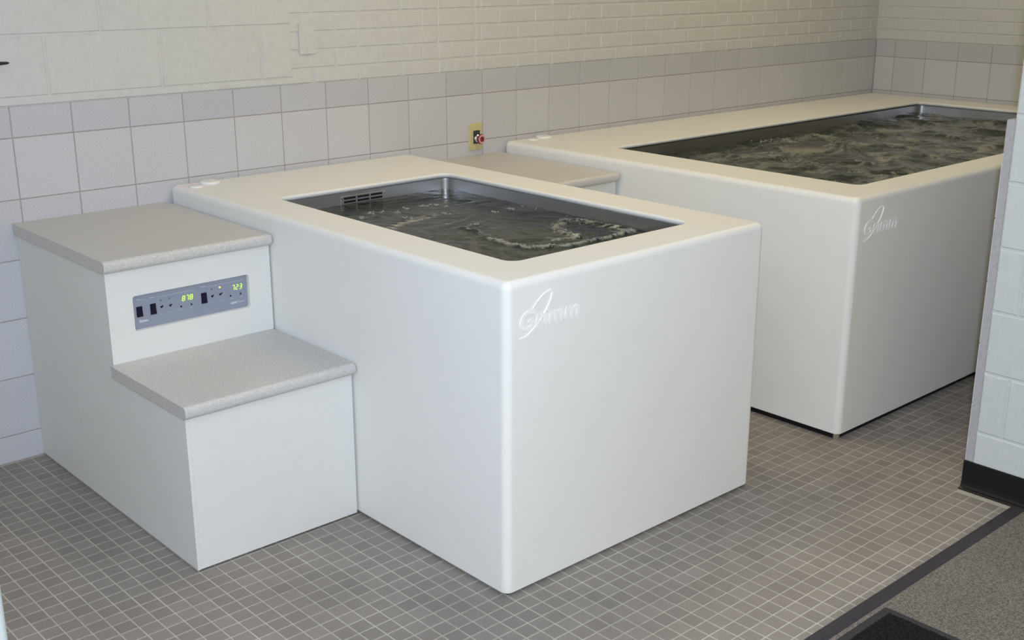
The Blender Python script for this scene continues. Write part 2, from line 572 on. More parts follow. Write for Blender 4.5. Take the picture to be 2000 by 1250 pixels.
# right wall ---------------------------------------------------------------
wall_right = shell('wall_right', [(XC + 0.0018, XC + 0.2, -2.6, 0.10, -0.1, ZT - 0.004), (XC + WB, XC + 0.2, -2.6, 0.10, ZT - 0.004, CEIL)], ['grout', 'paint'], [0, 1])
tag(wall_right, 'far right wall with grey tile wainscot and cream painted brick', 'wall', kind='structure')
for r, (z0, z1) in enumerate(rows[:3]):
    for i in range(0, 9):
        a1 = -0.1295 - (i - 1) * P if i else -0.0005
        a0 = -0.1295 - i * P
        piece('tile', wall_right, '-x', XC, a0, a1, z0, z1, 0.012 if r == 0 else 0.004, 0.0014, 'tilecap' if r == 0 else 'tile', 0.0032)
brick_rows(wall_right, '-x', XC + PB, -1.75, 0.004, -0.204 - BP / 2 - 0.0, zmax=1.62)

# block partition on the right, tiled on its end -----------------------------
PYB = PYE - 0.025
wall_part = shell('wall_partition', [(PXW + 0.004, PXW + 0.20, -5.4, PYB - 0.003, -0.1, CEIL), (PXW + 0.20, XC + 0.1, -2.54, PYB - 0.003, -0.1, CEIL),
                                     (PXW + 0.001, XC, PYB - 0.003, PYE - 0.004, 0.0, ZT - 0.001)], ['paint_white', 'edge'], [0, 0, 1])
tag(wall_part, 'white painted block partition standing at the right edge', 'wall', kind='structure')
for k in range(14):
    z0, z1 = k * 0.2048, min((k + 1) * 0.2048, CEIL)
    heads = [-2.4240 - 0.4064 * n for n in range(0, 8)] if k % 2 == 1 else [-2.6272 - 0.4064 * n for n in range(0, 8)]
    heads.sort()
    xs = [-5.3] + heads + [PYB - 0.001]
    for a0, a1 in zip(xs[:-1], xs[1:]):
        piece('block', wall_part, '-x', PXW, a0, a1, z0, z1, 0.006, 0.003, 'paint_white', 0.0075)
for r, (z0, z1) in enumerate(rows):
    for i in range(0, 5):
        a0 = PXW + i * P
        piece('tile', wall_part, '+y', PYE, a0, a0 + P, z0, z1, 0.022, 0.004 if r == 0 else 0.0014, 'tilecap' if r == 0 else 'tile', 0.0028)

# black cove base along the partition
bm = bmesh.new()
prof = [(PXW + 0.002, 0.0), (PXW + 0.002, 0.0985), (PXW - 0.003, 0.0985), (PXW - 0.004, 0.096), (PXW - 0.004, 0.026), (PXW - 0.006, 0.014), (PXW - 0.011, 0.0075), (PXW - 0.019, 0.0050), (PXW - 0.021, 0.0030), (PXW - 0.021, 0.0)]
A = [bm.verts.new((x, PYE - 0.0005, z)) for x, z in prof]
B = [bm.verts.new((x, -5.3, z)) for x, z in prof]
bm.faces.new(A); bm.faces.new(list(reversed(B)))
for k in range(len(prof)):
    n = (k + 1) % len(prof)
    bm.faces.new((A[k], A[n], B[n], B[k]))
tag(link('baseboard_right', from_bm('baseboard_right', bm, 'black')), 'black rubber cove base along the white block partition', 'baseboard', kind='structure')

# near wall at the left edge of the picture
pts = rr(-1.11, -0.902, -2.34, -2.14, 0.012, 5)
wall_left = link('wall_left', loft('wall_left', [[(x, y, -0.1) for x, y in pts], [(x, y, CEIL) for x, y in pts]], 'pier', smooth=False))
tag(wall_left, 'narrow pale painted pier at the lower left edge, close to the viewer', 'wall', kind='structure')
wall_side = link('wall_side', box_mesh('wall_side', -2.7, -2.6, -2.6, 0.1, -0.1, CEIL, 'paint'))
tag(wall_side, 'cream painted side wall beyond the left edge', 'wall', kind='structure')

# ceiling, warm fluorescent fixtures over the tubs, added fill at left (above the picture)
ceiling = link('ceiling', box_mesh('ceiling', -3.2, XC + 0.2, -5.6, 0.2, CEIL, CEIL + 0.1, 'ceil'))
tag(ceiling, 'white ceiling above the tubs', 'ceiling', kind='structure')
LAMPS = ((-1.8, -1.30, 'C', 'added unseen fill light in the ceiling left of the step cabinet'), (1.45, -1.15, 'A', 'recessed fluorescent ceiling light above the smaller tub'),
         (3.7, -1.00, 'B', 'recessed fluorescent ceiling light above the larger tub'))
for x, y, key, lab in LAMPS:
    e = empty('ceiling_light', (x, y, CEIL - 0.05), lab, 'ceiling light', 'ceiling lights')
    lp = [[(px, py, z) for px, py in rr(-0.62 + i, 0.62 - i, -0.32 + i, 0.32 - i, 0.01, 2)] for i, z in ((0, 0.05), (0, 0), (0.03, 0), (0.035, 0.012))]
    link('frame', loft('frame', lp, 'metalwhite', smooth=False), e)
    link('diffuser', box_mesh('diffuser', -0.585, 0.585, -0.285, 0.285, 0.012, 0.02, 'lamp_' + key), e)

# ================================================================== TUBS
def shell_mesh(t, rf=0.021, R=0.024, ri=0.007, Ro=0.035):
    L = []
    def outer(ins, z): L.append([(x, y, z) for x, y in rr(t['x0'] + ins, t['x1'] - ins, t['y0'] + ins, t['y1'] - ins, R - ins * 0.75)])
    def inner(out, z): L.append([(x, y, z) for x, y in rr(t['ox0'] - out, t['ox1'] + out, t['oy0'] - out, t['oy1'] + out, Ro + out)])
    g = t['gap']
    outer(0.018, g)
    outer(0.003, g); outer(0.0, g + 0.003); outer(0.0, g + 0.03)
    outer(0.0, H - rf - 0.03)
    for k in range(0, 8):
        a = math.pi / 2 * k / 7
        outer(rf * (1 - math.cos(a)), H - rf + rf * math.sin(a))
    outer(rf + 0.02, H)
    inner(ri + 0.02, H)
    for k in range(0, 5):
        a = math.pi / 2 * k / 4
        inner(ri * (1 - math.sin(a)), H - ri * (1 - math.cos(a)))
    inner(0.0, H - 0.017)
    inner(0.016, H - 0.017)
    return loft('shell', L, 'gel')

def basin_mesh(t):
    L = []
    def inner(out, z, Ro=0.030): L.append([(x, y, z) for x, y in rr(t['ox0'] - out, t['ox1'] + out, t['oy0'] - out, t['oy1'] + out, Ro + out)])
    inner(0.020, H - 0.0185); inner(0.009, H - 0.0185); inner(0.006, H - 0.0215); inner(0.006, 0.55); inner(0.006, 0.20)
    for k in range(1, 5):
        a = math.pi / 2 * k / 4
        inner(0.006 - 0.03 * (1 - math.cos(a)), 0.20 - 0.03 * math.sin(a), 0.03)
    me = loft('basin', L, 'steel', cap_last=True)
    me.flip_normals()
    return me

def logo(parent, left, y):
    W = 0.217
    me = text_mesh('lettering', 'Grimm', 0.08, 0.0022, 'logo', shear=0.22, offset=0.0016)
    fit_text(me, left, left + W, 0.7545, 0.8085, y)
    lt = link('embossed_lettering', me, parent)
    tag(lt, 'raised white brand lettering with an oval stroke')
    # open oval stroke sweeping through the lettering
    pts = [(-0.001, 0.7375), (0.022, 0.7400), (0.048, 0.7545), (0.072, 0.7745), (0.092, 0.7960), (0.107, 0.8180), (0.1145, 0.8360), (0.1135, 0.8450), (0.106, 0.8487), (0.092, 0.8455), (0.074, 0.8365), (0.057, 0.8235), (0.044, 0.8100)]
    dense = []
    for i in range(len(pts) - 1):
        p0, p1, p2, p3 = pts[max(i - 1, 0)], pts[i], pts[i + 1], pts[min(i + 2, len(pts) - 1)]
        for s in range(5):
            u = s / 5
            dense.append(tuple(0.5 * (2 * p1[c] + (p2[c] - p0[c]) * u + (2 * p0[c] - 5 * p1[c] + 4 * p2[c] - p3[c]) * u * u + (3 * p1[c] - p0[c] - 3 * p2[c] + p3[c]) * u ** 3) for c in (0, 1)))
    dense.append(pts[-1])
    v, f = [], []
    n = len(dense)
    for i, (x, z) in enumerate(dense):
        a, b = dense[max(i - 1, 0)], dense[min(i + 1, n - 1)]
        d = math.hypot(b[0] - a[0], b[1] - a[1])
        nx, nz = -(b[1] - a[1]) / d, (b[0] - a[0]) / d
        s = i / (n - 1)
        w = 0.0008 + 0.0030 * math.sin(math.pi * min(1, 0.15 + s * 0.9)) ** 1.2
        for (k, yy) in ((w, 0.0005), (w * 0.6, -0.0026), (-w * 0.6, -0.0026), (-w, 0.0005)):
            v.append((left + x + nx * k, y + yy, z + nz * k))
    for i in range(n - 1):
        for k in range(3):
            f.append((i * 4 + k, i * 4 + 4 + k, i * 4 + 5 + k, i * 4 + 1 + k))
    f.append((0, 1, 2, 3)); f.append(tuple((n - 1) * 4 + k for k in (3, 2, 1, 0)))
    bm = bmesh.new()
    vs_ = [bm.verts.new(c) for c in v]
    for q in f: bm.faces.new([vs_[i] for i in q])
    link('oval_stroke', from_bm('oval_stroke', bm, 'logo'), lt)

def buttons(parent, big, small):
    for (x, y), r, h, nm, lb in ((big, 0.038, 0.011, 'large_button', 'larger round white push button'), (small, 0.026, 0.006, 'small_button', 'smaller round white push button')):
        prof = [(0, 0), (r, 0), (r, h * 0.5), (r * 0.94, h * 0.9), (r * 0.8, h), (r * 0.45, h * 0.92), (0, h * 0.85)]
        o = link(nm, lathe(nm, prof, 'z', (x, y, H - 0.0005), 'btn', 28, smooth=True), parent)
        tag(o, lb)

def make_tub(t, label, foot_inset=0.03):
    e = empty('hydrotherapy_tub', (t['x0'], t['y0'], 0), label, 'tub', 'hydrotherapy tubs')
    root = e
    def kid(name, me, parent=root):
        o = link(name, me, parent)
        o.location = (-t['x0'], -t['y0'], 0) if parent is root else (0, 0, 0)
        return o
    s = kid('shell', shell_mesh(t)); wnorm(s)
    b = kid('basin', basin_mesh(t)); wnorm(b)
    tag(b, 'brushed stainless steel inner basin')
    for fx, fy in ((t['x0'] + foot_inset, t['y0'] + foot_inset), (t['x1'] - foot_inset, t['y0'] + foot_inset), (t['x0'] + foot_inset, t['y1'] - 0.06), (t['x1'] - foot_inset, t['y1'] - 0.06)):
        kid('levelling_foot', cyl('levelling_foot', 0.012, 'z', (fx, fy, 0.0), t['gap'] + 0.02, 'chrome', 12))
    kid('plinth', box_mesh('plinth', t['x0'] + 0.016, t['x1'] - 0.016, t['y0'] + 0.016, t['y1'] - 0.02, 0.0, t['gap'] + 0.01, 'black'))
    return e, s, b

class Holder: pass
tub1, sh1, ba1 = make_tub(T1, 'smaller white therapy tub in the foreground beside the lit control panel', 0.04)
tub2, sh2, ba2 = make_tub(T2, 'larger white therapy tub in the far right corner', 0.018)
def under(o, t):
    o.location = (-t['x0'], -t['y0'], 0)

# lettering and buttons carry world coordinates: shift them into each tub's frame
def shift_children(e, t, before):
    for c in e.children:
        if c not in before:
            c.location = (-t['x0'], -t['y0'], 0)
bef = set(tub1.children)
logo(tub1, 0.5755, T1['y0'])
buttons(tub1, (0.655, -0.0735), (0.584, -0.104))
shift_children(tub1, T1, bef)
bef = set(tub2.children)
logo(tub2, 2.2065, T2['y0'])
buttons(tub2, (2.352, -0.058), (2.272, -0.072))
shift_children(tub2, T2, bef)

# overflow grille in the back wall of the smaller basin
def grille(basin):
    y = T1['oy1'] + 0.006
    gx0, gx1, gz0, gz1 = 0.955, 1.148, 0.8315, 0.8615
    o = link('overflow_grille', box_mesh('overflow_grille', gx0, gx1, y - 0.002, y + 0.001, gz0, gz1, 'steel', 0.0006, 1), basin)
    tag(o, 'slotted steel overflow plate')
    # dark slot openings: three in each of two rows
    for r in range(2):
        for c in range(3):
            x0 = gx0 + 0.012 + c * 0.059
            z0 = gz0 + 0.0045 + r * 0.013
            link('overflow_slot', box_mesh('overflow_slot', x0, x0 + 0.051, y - 0.0026, y - 0.0012, z0, z0 + 0.0075, 'black'), basin)
    for x in (gx0 + 0.002, gx1 - 0.002):
        link('screw', lathe('screw', [(0, 0), (0.0035, 0), (0.003, 0.002), (0, 0.003)], '-y', (x, y - 0.0018, gz1 - 0.006), 'chrome', 10), basin)
grille(ba1)

# ------------------------------------------------------------------ water
def wave_field(X, Y, seed, amp, lo, hi, n):
    rng = np.random.RandomState(seed)
    wx = X.copy(); wy = Y.copy()
    for _ in range(3):
        k = 2 * math.pi / rng.uniform(0.25, 0.6); a = rng.uniform(0, 6.28)
        wx = wx + 0.035 * np.sin(k * (np.cos(a) * Y + np.sin(a) * X) + rng.uniform(0, 6))
        wy = wy + 0.035 * np.sin(k * (np.cos(a) * X - np.sin(a) * Y) + rng.uniform(0, 6))
    Z = np.zeros_like(X)
    for i in range(n):
        lam = math.exp(rng.uniform(math.log(lo), math.log(hi)))
        a = rng.uniform(0, 2 * math.pi)
        s = np.sin(2 * math.pi / lam * (wx * math.cos(a) + wy * math.sin(a)) + rng.uniform(0, 6.28))
        if i % 3 == 0:
            s = 1 - 2 * np.abs(s) ** 0.8
        Z += amp * lam * s * rng.uniform(0.5, 1.0)
    return Z / math.sqrt(n)

def water(t, label, step, fn, foam):
    x0, x1, y0, y1 = t['ox0'] - 0.005, t['ox1'] + 0.005, t['oy0'] - 0.005, t['oy1'] + 0.005
    nx, ny = int((x1 - x0) / step), int((y1 - y0) / step)
    X, Y = np.meshgrid(np.linspace(x0, x1, nx), np.linspace(y0, y1, ny))
    Z = WATER_Z + fn(X, Y)
    v = np.stack([X.ravel(), Y.ravel(), Z.ravel()], 1)
    idx = np.arange(nx * ny).reshape(ny, nx)
    f = np.stack([idx[:-1, :-1].ravel(), idx[:-1, 1:].ravel(), idx[1:, 1:].ravel(), idx[1:, :-1].ravel()], 1)
    me = mesh('water', v.tolist(), f.tolist(), 'water', smooth=True)
    at = me.attributes.new('foam_reflection', 'FLOAT', 'POINT')
    at.data.foreach_set('value', np.clip(foam(X, Y), 0, 1).ravel().astype(np.float32))  # foam mask; in the larger tub it carries painted reflections
    o = link('water', me)
    tag(o, label, 'water', kind='stuff')
    def height(x, y):
        i = min(max(int(round((y - y0) / (y1 - y0) * (ny - 1))), 0), ny - 1)
        j = min(max(int(round((x - x0) / (x1 - x0) * (nx - 1))), 0), nx - 1)
        return Z[i, j]
    return o, height

def gauss(X, Y, x, y, s): return np.exp(-((X - x) ** 2 + (Y - y) ** 2) / (2 * s * s))

ARC1 = [(1.034, -1.056), (1.038, -1.119), (0.995, -1.235), (0.999, -1.334), (1.003, -1.395), (1.06, -1.429), (1.104, -1.468), (1.18, -1.458), (1.25, -1.467), (1.35, -1.464), (1.42, -1.45)]
ARC2 = [(1.425, -1.39), (1.425, -1.326), (1.41, -1.236), (1.384, -1.187), (1.27, -1.239), (1.242, -1.303), (1.236, -1.383)]
def dist_poly(X, Y, pts):
    D = np.full(X.shape, 9.0)
    for (ax, ay), (bx, by) in zip(pts[:-1], pts[1:]):
        dx, dy = bx - ax, by - ay
        u = np.clip(((X - ax) * dx + (Y - ay) * dy) / (dx * dx + dy * dy), 0, 1)
        D = np.minimum(D, np.hypot(X - ax - u * dx, Y - ay - u * dy))
    return D
def w1(X, Y):
    calm = wave_field(X, Y, 5, 0.008, 0.05, 0.30, 22)
    chop = wave_field(X, Y, 9, 0.030, 0.025, 0.09, 26)
    mask = np.clip(gauss(X, Y, 1.32, -1.32, 0.13) + 0.8 * np.exp(-(dist_poly(X, Y, ARC1) / 0.035) ** 2) + 0.7 * np.exp(-(dist_poly(X, Y, [(0.92, -0.853), (1.0, -0.846), (1.105, -0.82)]) / 0.03) ** 2) + 0.15, 0, 1)
    ridge = 0.007 * np.exp(-(dist_poly(X, Y, ARC1) / 0.014) ** 2) + 0.006 * np.exp(-(dist_poly(X, Y, ARC2) / 0.016) ** 2)
    return calm + chop * mask + ridge
def w2(X, Y):
    big = wave_field(X, Y, 21, 0.030, 0.12, 0.45, 26)
    chop = wave_field(X, Y, 23, 0.030, 0.03, 0.10, 26)
    m = np.clip(0.35 + 0.65 * np.sin(7 * X + 2) * np.sin(9 * Y + 1), 0.1, 1)
    return big + chop * m
def norm(F):
    return (F - F.mean()) / (F.std() + 1e-9)
def smooth(a, b, F):
    u = np.clip((F - a) / (b - a), 0, 1)
    return u * u * (3 - 2 * u)
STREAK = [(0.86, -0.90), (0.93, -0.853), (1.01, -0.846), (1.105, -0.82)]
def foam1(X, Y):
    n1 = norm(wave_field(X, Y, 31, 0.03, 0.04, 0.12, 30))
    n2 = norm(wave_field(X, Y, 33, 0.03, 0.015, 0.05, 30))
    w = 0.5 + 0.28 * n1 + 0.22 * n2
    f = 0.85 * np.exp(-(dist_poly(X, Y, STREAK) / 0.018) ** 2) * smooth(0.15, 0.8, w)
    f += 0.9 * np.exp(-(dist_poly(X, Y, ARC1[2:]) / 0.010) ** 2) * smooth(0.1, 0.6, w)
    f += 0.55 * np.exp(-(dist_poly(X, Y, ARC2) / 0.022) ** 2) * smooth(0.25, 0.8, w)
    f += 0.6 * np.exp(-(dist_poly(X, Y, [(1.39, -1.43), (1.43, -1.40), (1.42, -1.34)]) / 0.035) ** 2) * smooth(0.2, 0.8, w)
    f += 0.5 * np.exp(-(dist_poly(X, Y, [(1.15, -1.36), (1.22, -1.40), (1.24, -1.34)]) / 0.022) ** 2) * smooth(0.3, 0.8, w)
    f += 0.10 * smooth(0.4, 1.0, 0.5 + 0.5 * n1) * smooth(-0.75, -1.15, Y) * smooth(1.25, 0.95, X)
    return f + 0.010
def reflection2(X, Y):  # tan bands of wall reflection painted into the larger tub's water colour
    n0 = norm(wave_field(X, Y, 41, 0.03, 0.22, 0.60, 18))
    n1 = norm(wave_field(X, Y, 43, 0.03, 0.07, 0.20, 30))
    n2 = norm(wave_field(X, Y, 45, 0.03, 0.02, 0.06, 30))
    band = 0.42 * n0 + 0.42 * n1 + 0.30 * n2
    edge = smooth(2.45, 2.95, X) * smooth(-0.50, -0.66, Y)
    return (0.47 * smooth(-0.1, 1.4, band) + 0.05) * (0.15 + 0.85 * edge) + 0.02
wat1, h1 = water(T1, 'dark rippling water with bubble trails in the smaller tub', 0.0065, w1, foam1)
wat2, h2 = water(T2, 'churning dark green water filling the larger tub', 0.009, w2, reflection2)

def bubbles(parent, pts, hfun, t):
    v, f = [], []
    ring = 7
    for (x, y, r) in pts:
        if not (t['ox0'] + 0.01 < x < t['ox1'] - 0.01 and t['oy0'] + 0.01 < y < t['oy1'] - 0.01): continue
        z = hfun(x, y) - r * 0.25
        n = len(v)
        for (cr, ch) in ((1.0, 0.0), (0.8, 0.6)):
            for k in range(ring):
                a = 2 * math.pi * k / ring
                v.append((x + r * cr * math.cos(a), y + r * cr * math.sin(a), z + r * ch))
        v.append((x, y, z + r))
        for k in range(ring):
            m_ = (k + 1) % ring
            f.append((n + k, n + m_, n + ring + m_, n + ring + k))
            f.append((n + ring + k, n + ring + m_, n + 2 * ring))
    o = link('foam_bubbles', mesh('foam_bubbles', v, f, 'bubble', smooth=True), parent)
    tag(o, 'small foam bubbles on the water', kind='stuff')

rnd = random.Random(4)
def along(pts, n, spread, rmin, rmax):
    out = []
    for _ in range(n):
        i = rnd.randrange(len(pts) - 1)
        u = rnd.random()
        x = pts[i][0] + (pts[i + 1][0] - pts[i][0]) * u + rnd.gauss(0, spread)
        y = pts[i][1] + (pts[i + 1][1] - pts[i][1]) * u + rnd.gauss(0, spread)
        out.append((x, y, rmin + (rmax - rmin) * rnd.random() ** 2))
    return out
def cluster(c, n, spread, rmin, rmax):
    return [(c[0] + rnd.gauss(0, spread), c[1] + rnd.gauss(0, spread), rmin + (rmax - rmin) * rnd.random() ** 2) for _ in range(n)]
b1 = along(ARC1[2:], 210, 0.007, 0.0015, 0.0055) + along(ARC1[:3], 30, 0.008, 0.0015, 0.005) + along(ARC2, 90, 0.012, 0.0012, 0.005) + along([(1.43, -1.45), (1.43, -1.0), (1.43, -0.9)], 60, 0.004, 0.0015, 0.0045)
for c in ((0.9486, -0.6527), (0.986, -0.6714), (1.0206, -0.71), (1.084, -0.683), (1.171, -0.675), (1.2125, -0.688), (1.1355, -0.836), (0.8885, -0.70), (0.998, -0.80), (1.2817, -0.93), (1.354, -0.927), (1.096, -1.036), (1.15, -1.376), (1.16, -0.682)):
    b1 += cluster(c, 9, 0.009, 0.002, 0.008)
bubbles(wat1, b1, h1, T1)
b2 = along([(2.93, -1.30), (2.945, -1.40), (2.955, -1.45)], 60, 0.012, 0.002, 0.006) + along([(3.04, -0.80), (3.01, -0.93), (3.015, -1.05), (2.96, -1.16)], 70, 0.015, 0.002, 0.006) \
   + along([(3.3, -0.54), (3.5, -0.62), (3.75, -0.60), (4.0, -0.62)], 90, 0.02, 0.002, 0.007) + along([(3.96, -0.91), (3.88, -1.02)], 30, 0.02, 0.002, 0.006) + along([(2.66, -1.33), (2.67, -1.44), (2.70, -1.55)], 40, 0.012, 0.002, 0.005) \
   + [(rnd.uniform(2.5, 4.8), rnd.uniform(-1.6, -0.5), 0.0015 + 0.003 * rnd.random()) for _ in range(120)]
bubbles(wat2, b2, h2, T2)

# ================================================================== STEP UNITS
def tread_mesh(name, x0, x1, yb, yf, zt, th=0.038, r=0.0155):
    prof = [(yb, zt - th), (yb, zt)]
    for k in range(7):
        a = math.pi / 2 * k / 6
        prof.append((yf + r - r * math.sin(a), zt - r + r * math.cos(a)))
    for k in range(7):
        a = math.pi / 2 * k / 6
        prof.append((yf + r - r * math.cos(a), zt - th + r - r * math.sin(a)))
    # ends slightly eased
    L = []
    e = 0.0008
    yc, zc = (yb + yf) / 2, zt - th / 2
    def ring(x, ins):
        return [(x, y + (ins if y < yc else -ins), z + (ins if z < zc else -ins)) for y, z in prof]
    L = [ring(x0, e), ring(x0 + e, 0), ring(x1 - 0.010, 0), ring(x1 - 0.0065, 0.0012), ring(x1 - 0.002, 0.004), ring(x1, 0.009)]
    me = loft(name, L, 'tread', cap_last=True, cap_first=True)
    me.set_sharp_from_angle(angle=math.radians(36))
    return me

def riser_with_hole(x0, x1, yf, th, z0, z1, hole, depth):
    hx0, hx1, hz0, hz1 = hole
    n = 5
    o = rr(x0, x1, z0, z1, 0.0006, n)
    h = rr(hx0, hx1, hz0, hz1, 0.008, n)
    h2 = rr(hx0 + 0.001, hx1 - 0.001, hz0 + 0.001, hz1 - 0.001, 0.008, n)
    hb = rr(hx0 - 0.0012, hx1 + 0.0012, hz0 - 0.0012, hz1 + 0.0012, 0.009, n)
    L = [[(x, yf + th, z) for x, z in o], [(x, yf, z) for x, z in o], [(x, yf, z) for x, z in hb], [(x, yf + 0.0012, z) for x, z in h], [(x, yf + depth, z) for x, z in h2]]
    return loft('riser', L, 'lam', smooth=False)

SEG = {'0': 'abcdef', '1': 'bc', '2': 'abged', '3': 'abgcd', '4': 'fgbc', '5': 'afgcd', '6': 'afgedc', '7': 'abc', '8': 'abcdefg', '9': 'abcdfg'}
def digit_mesh(ch, x, z, w, h, y, slant=0.16):
    bm = bmesh.new()
    t = 0.0021
    g = 0.0004
    m_ = h / 2
    S = {'a': (t / 2 + g, h, w - t / 2 - g, h), 'd': (t / 2 + g, 0, w - t / 2 - g, 0), 'g': (t / 2 + g, m_, w - t / 2 - g, m_),
         'b': (w, m_ + g, w, h - g), 'c': (w, g, w, m_ - g), 'f': (0, m_ + g, 0, h - g), 'e': (0, g, 0, m_ - g)}
    for s in SEG[ch]:
        a0, b0, a1, b1 = S[s]
        if s in 'adg':
            P2 = [(a0, b0 - t / 2), (a1, b1 - t / 2), (a1, b1 + t / 2), (a0, b0 + t / 2)]
        else:
            P2 = [(a0 - t / 2, b0), (a0 + t / 2, b0), (a0 + t / 2, b1), (a0 - t / 2, b1)]
        fr = [bm.verts.new((x + px + slant * pz, y - 0.0006, z + pz)) for px, pz in P2]
        bk = [bm.verts.new((x + px + slant * pz, y + 0.0006, z + pz)) for px, pz in P2]
        bm.faces.new(fr); bm.faces.new(list(reversed(bk)))
        for k in range(4):
            bm.faces.new((fr[k], bk[k], bk[(k + 1) % 4], fr[(k + 1) % 4]))
    return from_bm('digit', bm, 'led_green')

def control_panel(root, hole, yp):
    hx0, hx1, hz0, hz1 = hole
    cp = link('control_panel', box_mesh('control_panel', hx0 - 0.004, hx1 + 0.004, yp, yp + 0.006, hz0 - 0.004, hz1 + 0.004, 'panel'), root)
    tag(cp, 'blue-grey control panel with green number displays')
    DX, DZ = 0.0066, -0.0040
    for x0, x1, z0, z1 in ((0.0602, 0.0773, 0.6437, 0.6741), (0.1046, 0.1211, 0.6430, 0.6749), (0.2747, 0.2916, 0.6446, 0.6770)):
        bm = bmesh.new()
        x0 += DX; x1 += DX; z0 += DZ; z1 += DZ
        # rocker pressed at the top: wedge in a thin bezel
        box_bm(bm, x0 - 0.0010, x1 + 0.0010, yp - 0.0012, yp + 0.001, z0 - 0.0010, z1 + 0.0010)
        zm = (z0 + z1) / 2
        prof = [(yp - 0.001, z0), (yp - 0.0062, z0 + 0.001), (yp - 0.0036, zm), (yp - 0.0022, z1 - 0.001), (yp - 0.001, z1)]
        A = [bm.verts.new((x0, y, z)) for y, z in prof]
        B = [bm.verts.new((x1, y, z)) for y, z in prof]
        bm.faces.new(A); bm.faces.new(list(reversed(B)))
        for k in range(5): bm.faces.new((A[k], A[(k + 1) % 5], B[(k + 1) % 5], B[k]))
        link('rocker_switch', from_bm('rocker_switch', bm, 'switch'), cp)
    for x, z, s in ((0.1396, 0.6610, 1), (0.1685, 0.6602, 1), (0.3109, 0.6621, 1), (0.3389, 0.6631, -1)):
        x += DX; z += DZ
        bm = bmesh.new()
        # slim toggle lever standing up from a small bushing
        bmesh.ops.create_cone(bm, cap_ends=True, segments=10, radius1=0.0032, radius2=0.0026, depth=0.003, matrix=Matrix.Translation((x, yp - 0.0014, z - 0.001)) @ Matrix.Rotation(math.pi / 2, 4, 'X'))
        bmesh.ops.create_cone(bm, cap_ends=True, segments=10, radius1=0.0013, radius2=0.0021, depth=0.012, matrix=Matrix.Translation((x - 0.0006 * s, yp - 0.006, z + 0.0022)) @ Matrix.Rotation(math.radians(62), 4, 'X'))
        link('toggle_switch', from_bm('toggle_switch', bm, 'switch'), cp)
    for x, z in ((0.2036, 0.6491), (0.2390, 0.6496), (0.3747, 0.6510), (0.4111, 0.6515)):
        link('push_button', lathe('push_button', [(0, 0), (0.0026, 0), (0.0026, 0.0015), (0.0018, 0.0035), (0, 0.0036)], '-y', (x + DX, yp, z + DZ), 'switch', 12), cp)
    for x, z, mt in ((0.1398, 0.6816, 'led_off'), (0.1678, 0.6827, 'led_off'), (0.3112, 0.6840, 'led_off'), (0.3396, 0.6856, 'led_amber')):
        o = link('indicator_lamp', lathe('indicator_lamp', [(0, 0), (0.0031, 0), (0.0027, 0.0016), (0, 0.0025)], '-y', (x + DX, yp, z + DZ), mt, 12), cp)
        if mt == 'led_amber': tag(o, 'glowing amber indicator lamp')
    for s, x0, z0 in (('878', 0.2093, 0.6655), ('723', 0.3815, 0.6680)):
        for k, ch in enumerate(s):
            link('digit', digit_mesh(ch, x0 + DX + k * 0.0130, z0 + DZ, 0.0076, 0.0152, yp - 0.0005), cp)
    # printed rules and captions (too small to read in the picture: plain strokes)
    bm = bmesh.new()
    def stroke(x0, x1, z, t): box_bm(bm, x0 + DX, x1 + DX, yp - 0.0003, yp + 0.0002, z + DZ - t / 2, z + DZ + t / 2)
    stroke(0.1250, 0.2543, 0.6938, 0.0008); stroke(0.2990, 0.4255, 0.6953, 0.0008)
    for x0, x1, z in ((0.0625, 0.0755, 0.6972), (0.1036, 0.1215, 0.6955), (0.2740, 0.2945, 0.6975)):
        n = int((x1 - x0) / 0.0026)
        for k in range(n): stroke(x0 + k * 0.0026, x0 + k * 0.0026 + 0.0018, z, 0.0024)
    for x0, x1, z in ((0.0755, 0.0930, 0.6942), (0.193, 0.2155, 0.6390), (0.2315, 0.2470, 0.6400), (0.1620, 0.1740, 0.6390), (0.3680, 0.3870, 0.6410), (0.4050, 0.4190, 0.6420), (0.3370, 0.3480, 0.6420), (0.1350, 0.1430, 0.6380), (0.3070, 0.3140, 0.6420)):
        n = int((x1 - x0) / 0.0022)
        for k in range(n): stroke(x0 + k * 0.0022, x0 + k * 0.0022 + 0.0015, z, 0.0011)
    link('printed_captions', from_bm('printed_captions', bm, 'ink'), cp)
    me = fit_text(text_mesh('printed_name', 'Grimm', 0.01, 0.0002, 'ink2', shear=0.2, offset=0.0001), 0.0655 + DX, 0.0935 + DX, 0.6243 + DZ, 0.6330 + DZ, yp - 0.0002)
    link('printed_name', me, cp)
    me = fit_text(text_mesh('printed_name', 'CRYO', 0.01, 0.0002, 'ink2', shear=0.2, offset=0.0002), 0.3745 + DX, 0.3965 + DX, 0.6225 + DZ, 0.6290 + DZ, yp - 0.0002)
    link('printed_name', me, cp)
    me = fit_text(text_mesh('printed_name', 'Therm', 0.01, 0.0002, 'ink', shear=0.2), 0.3980 + DX, 0.4240 + DX, 0.6225 + DZ, 0.6300 + DZ, yp - 0.0002)
    link('printed_name', me, cp)

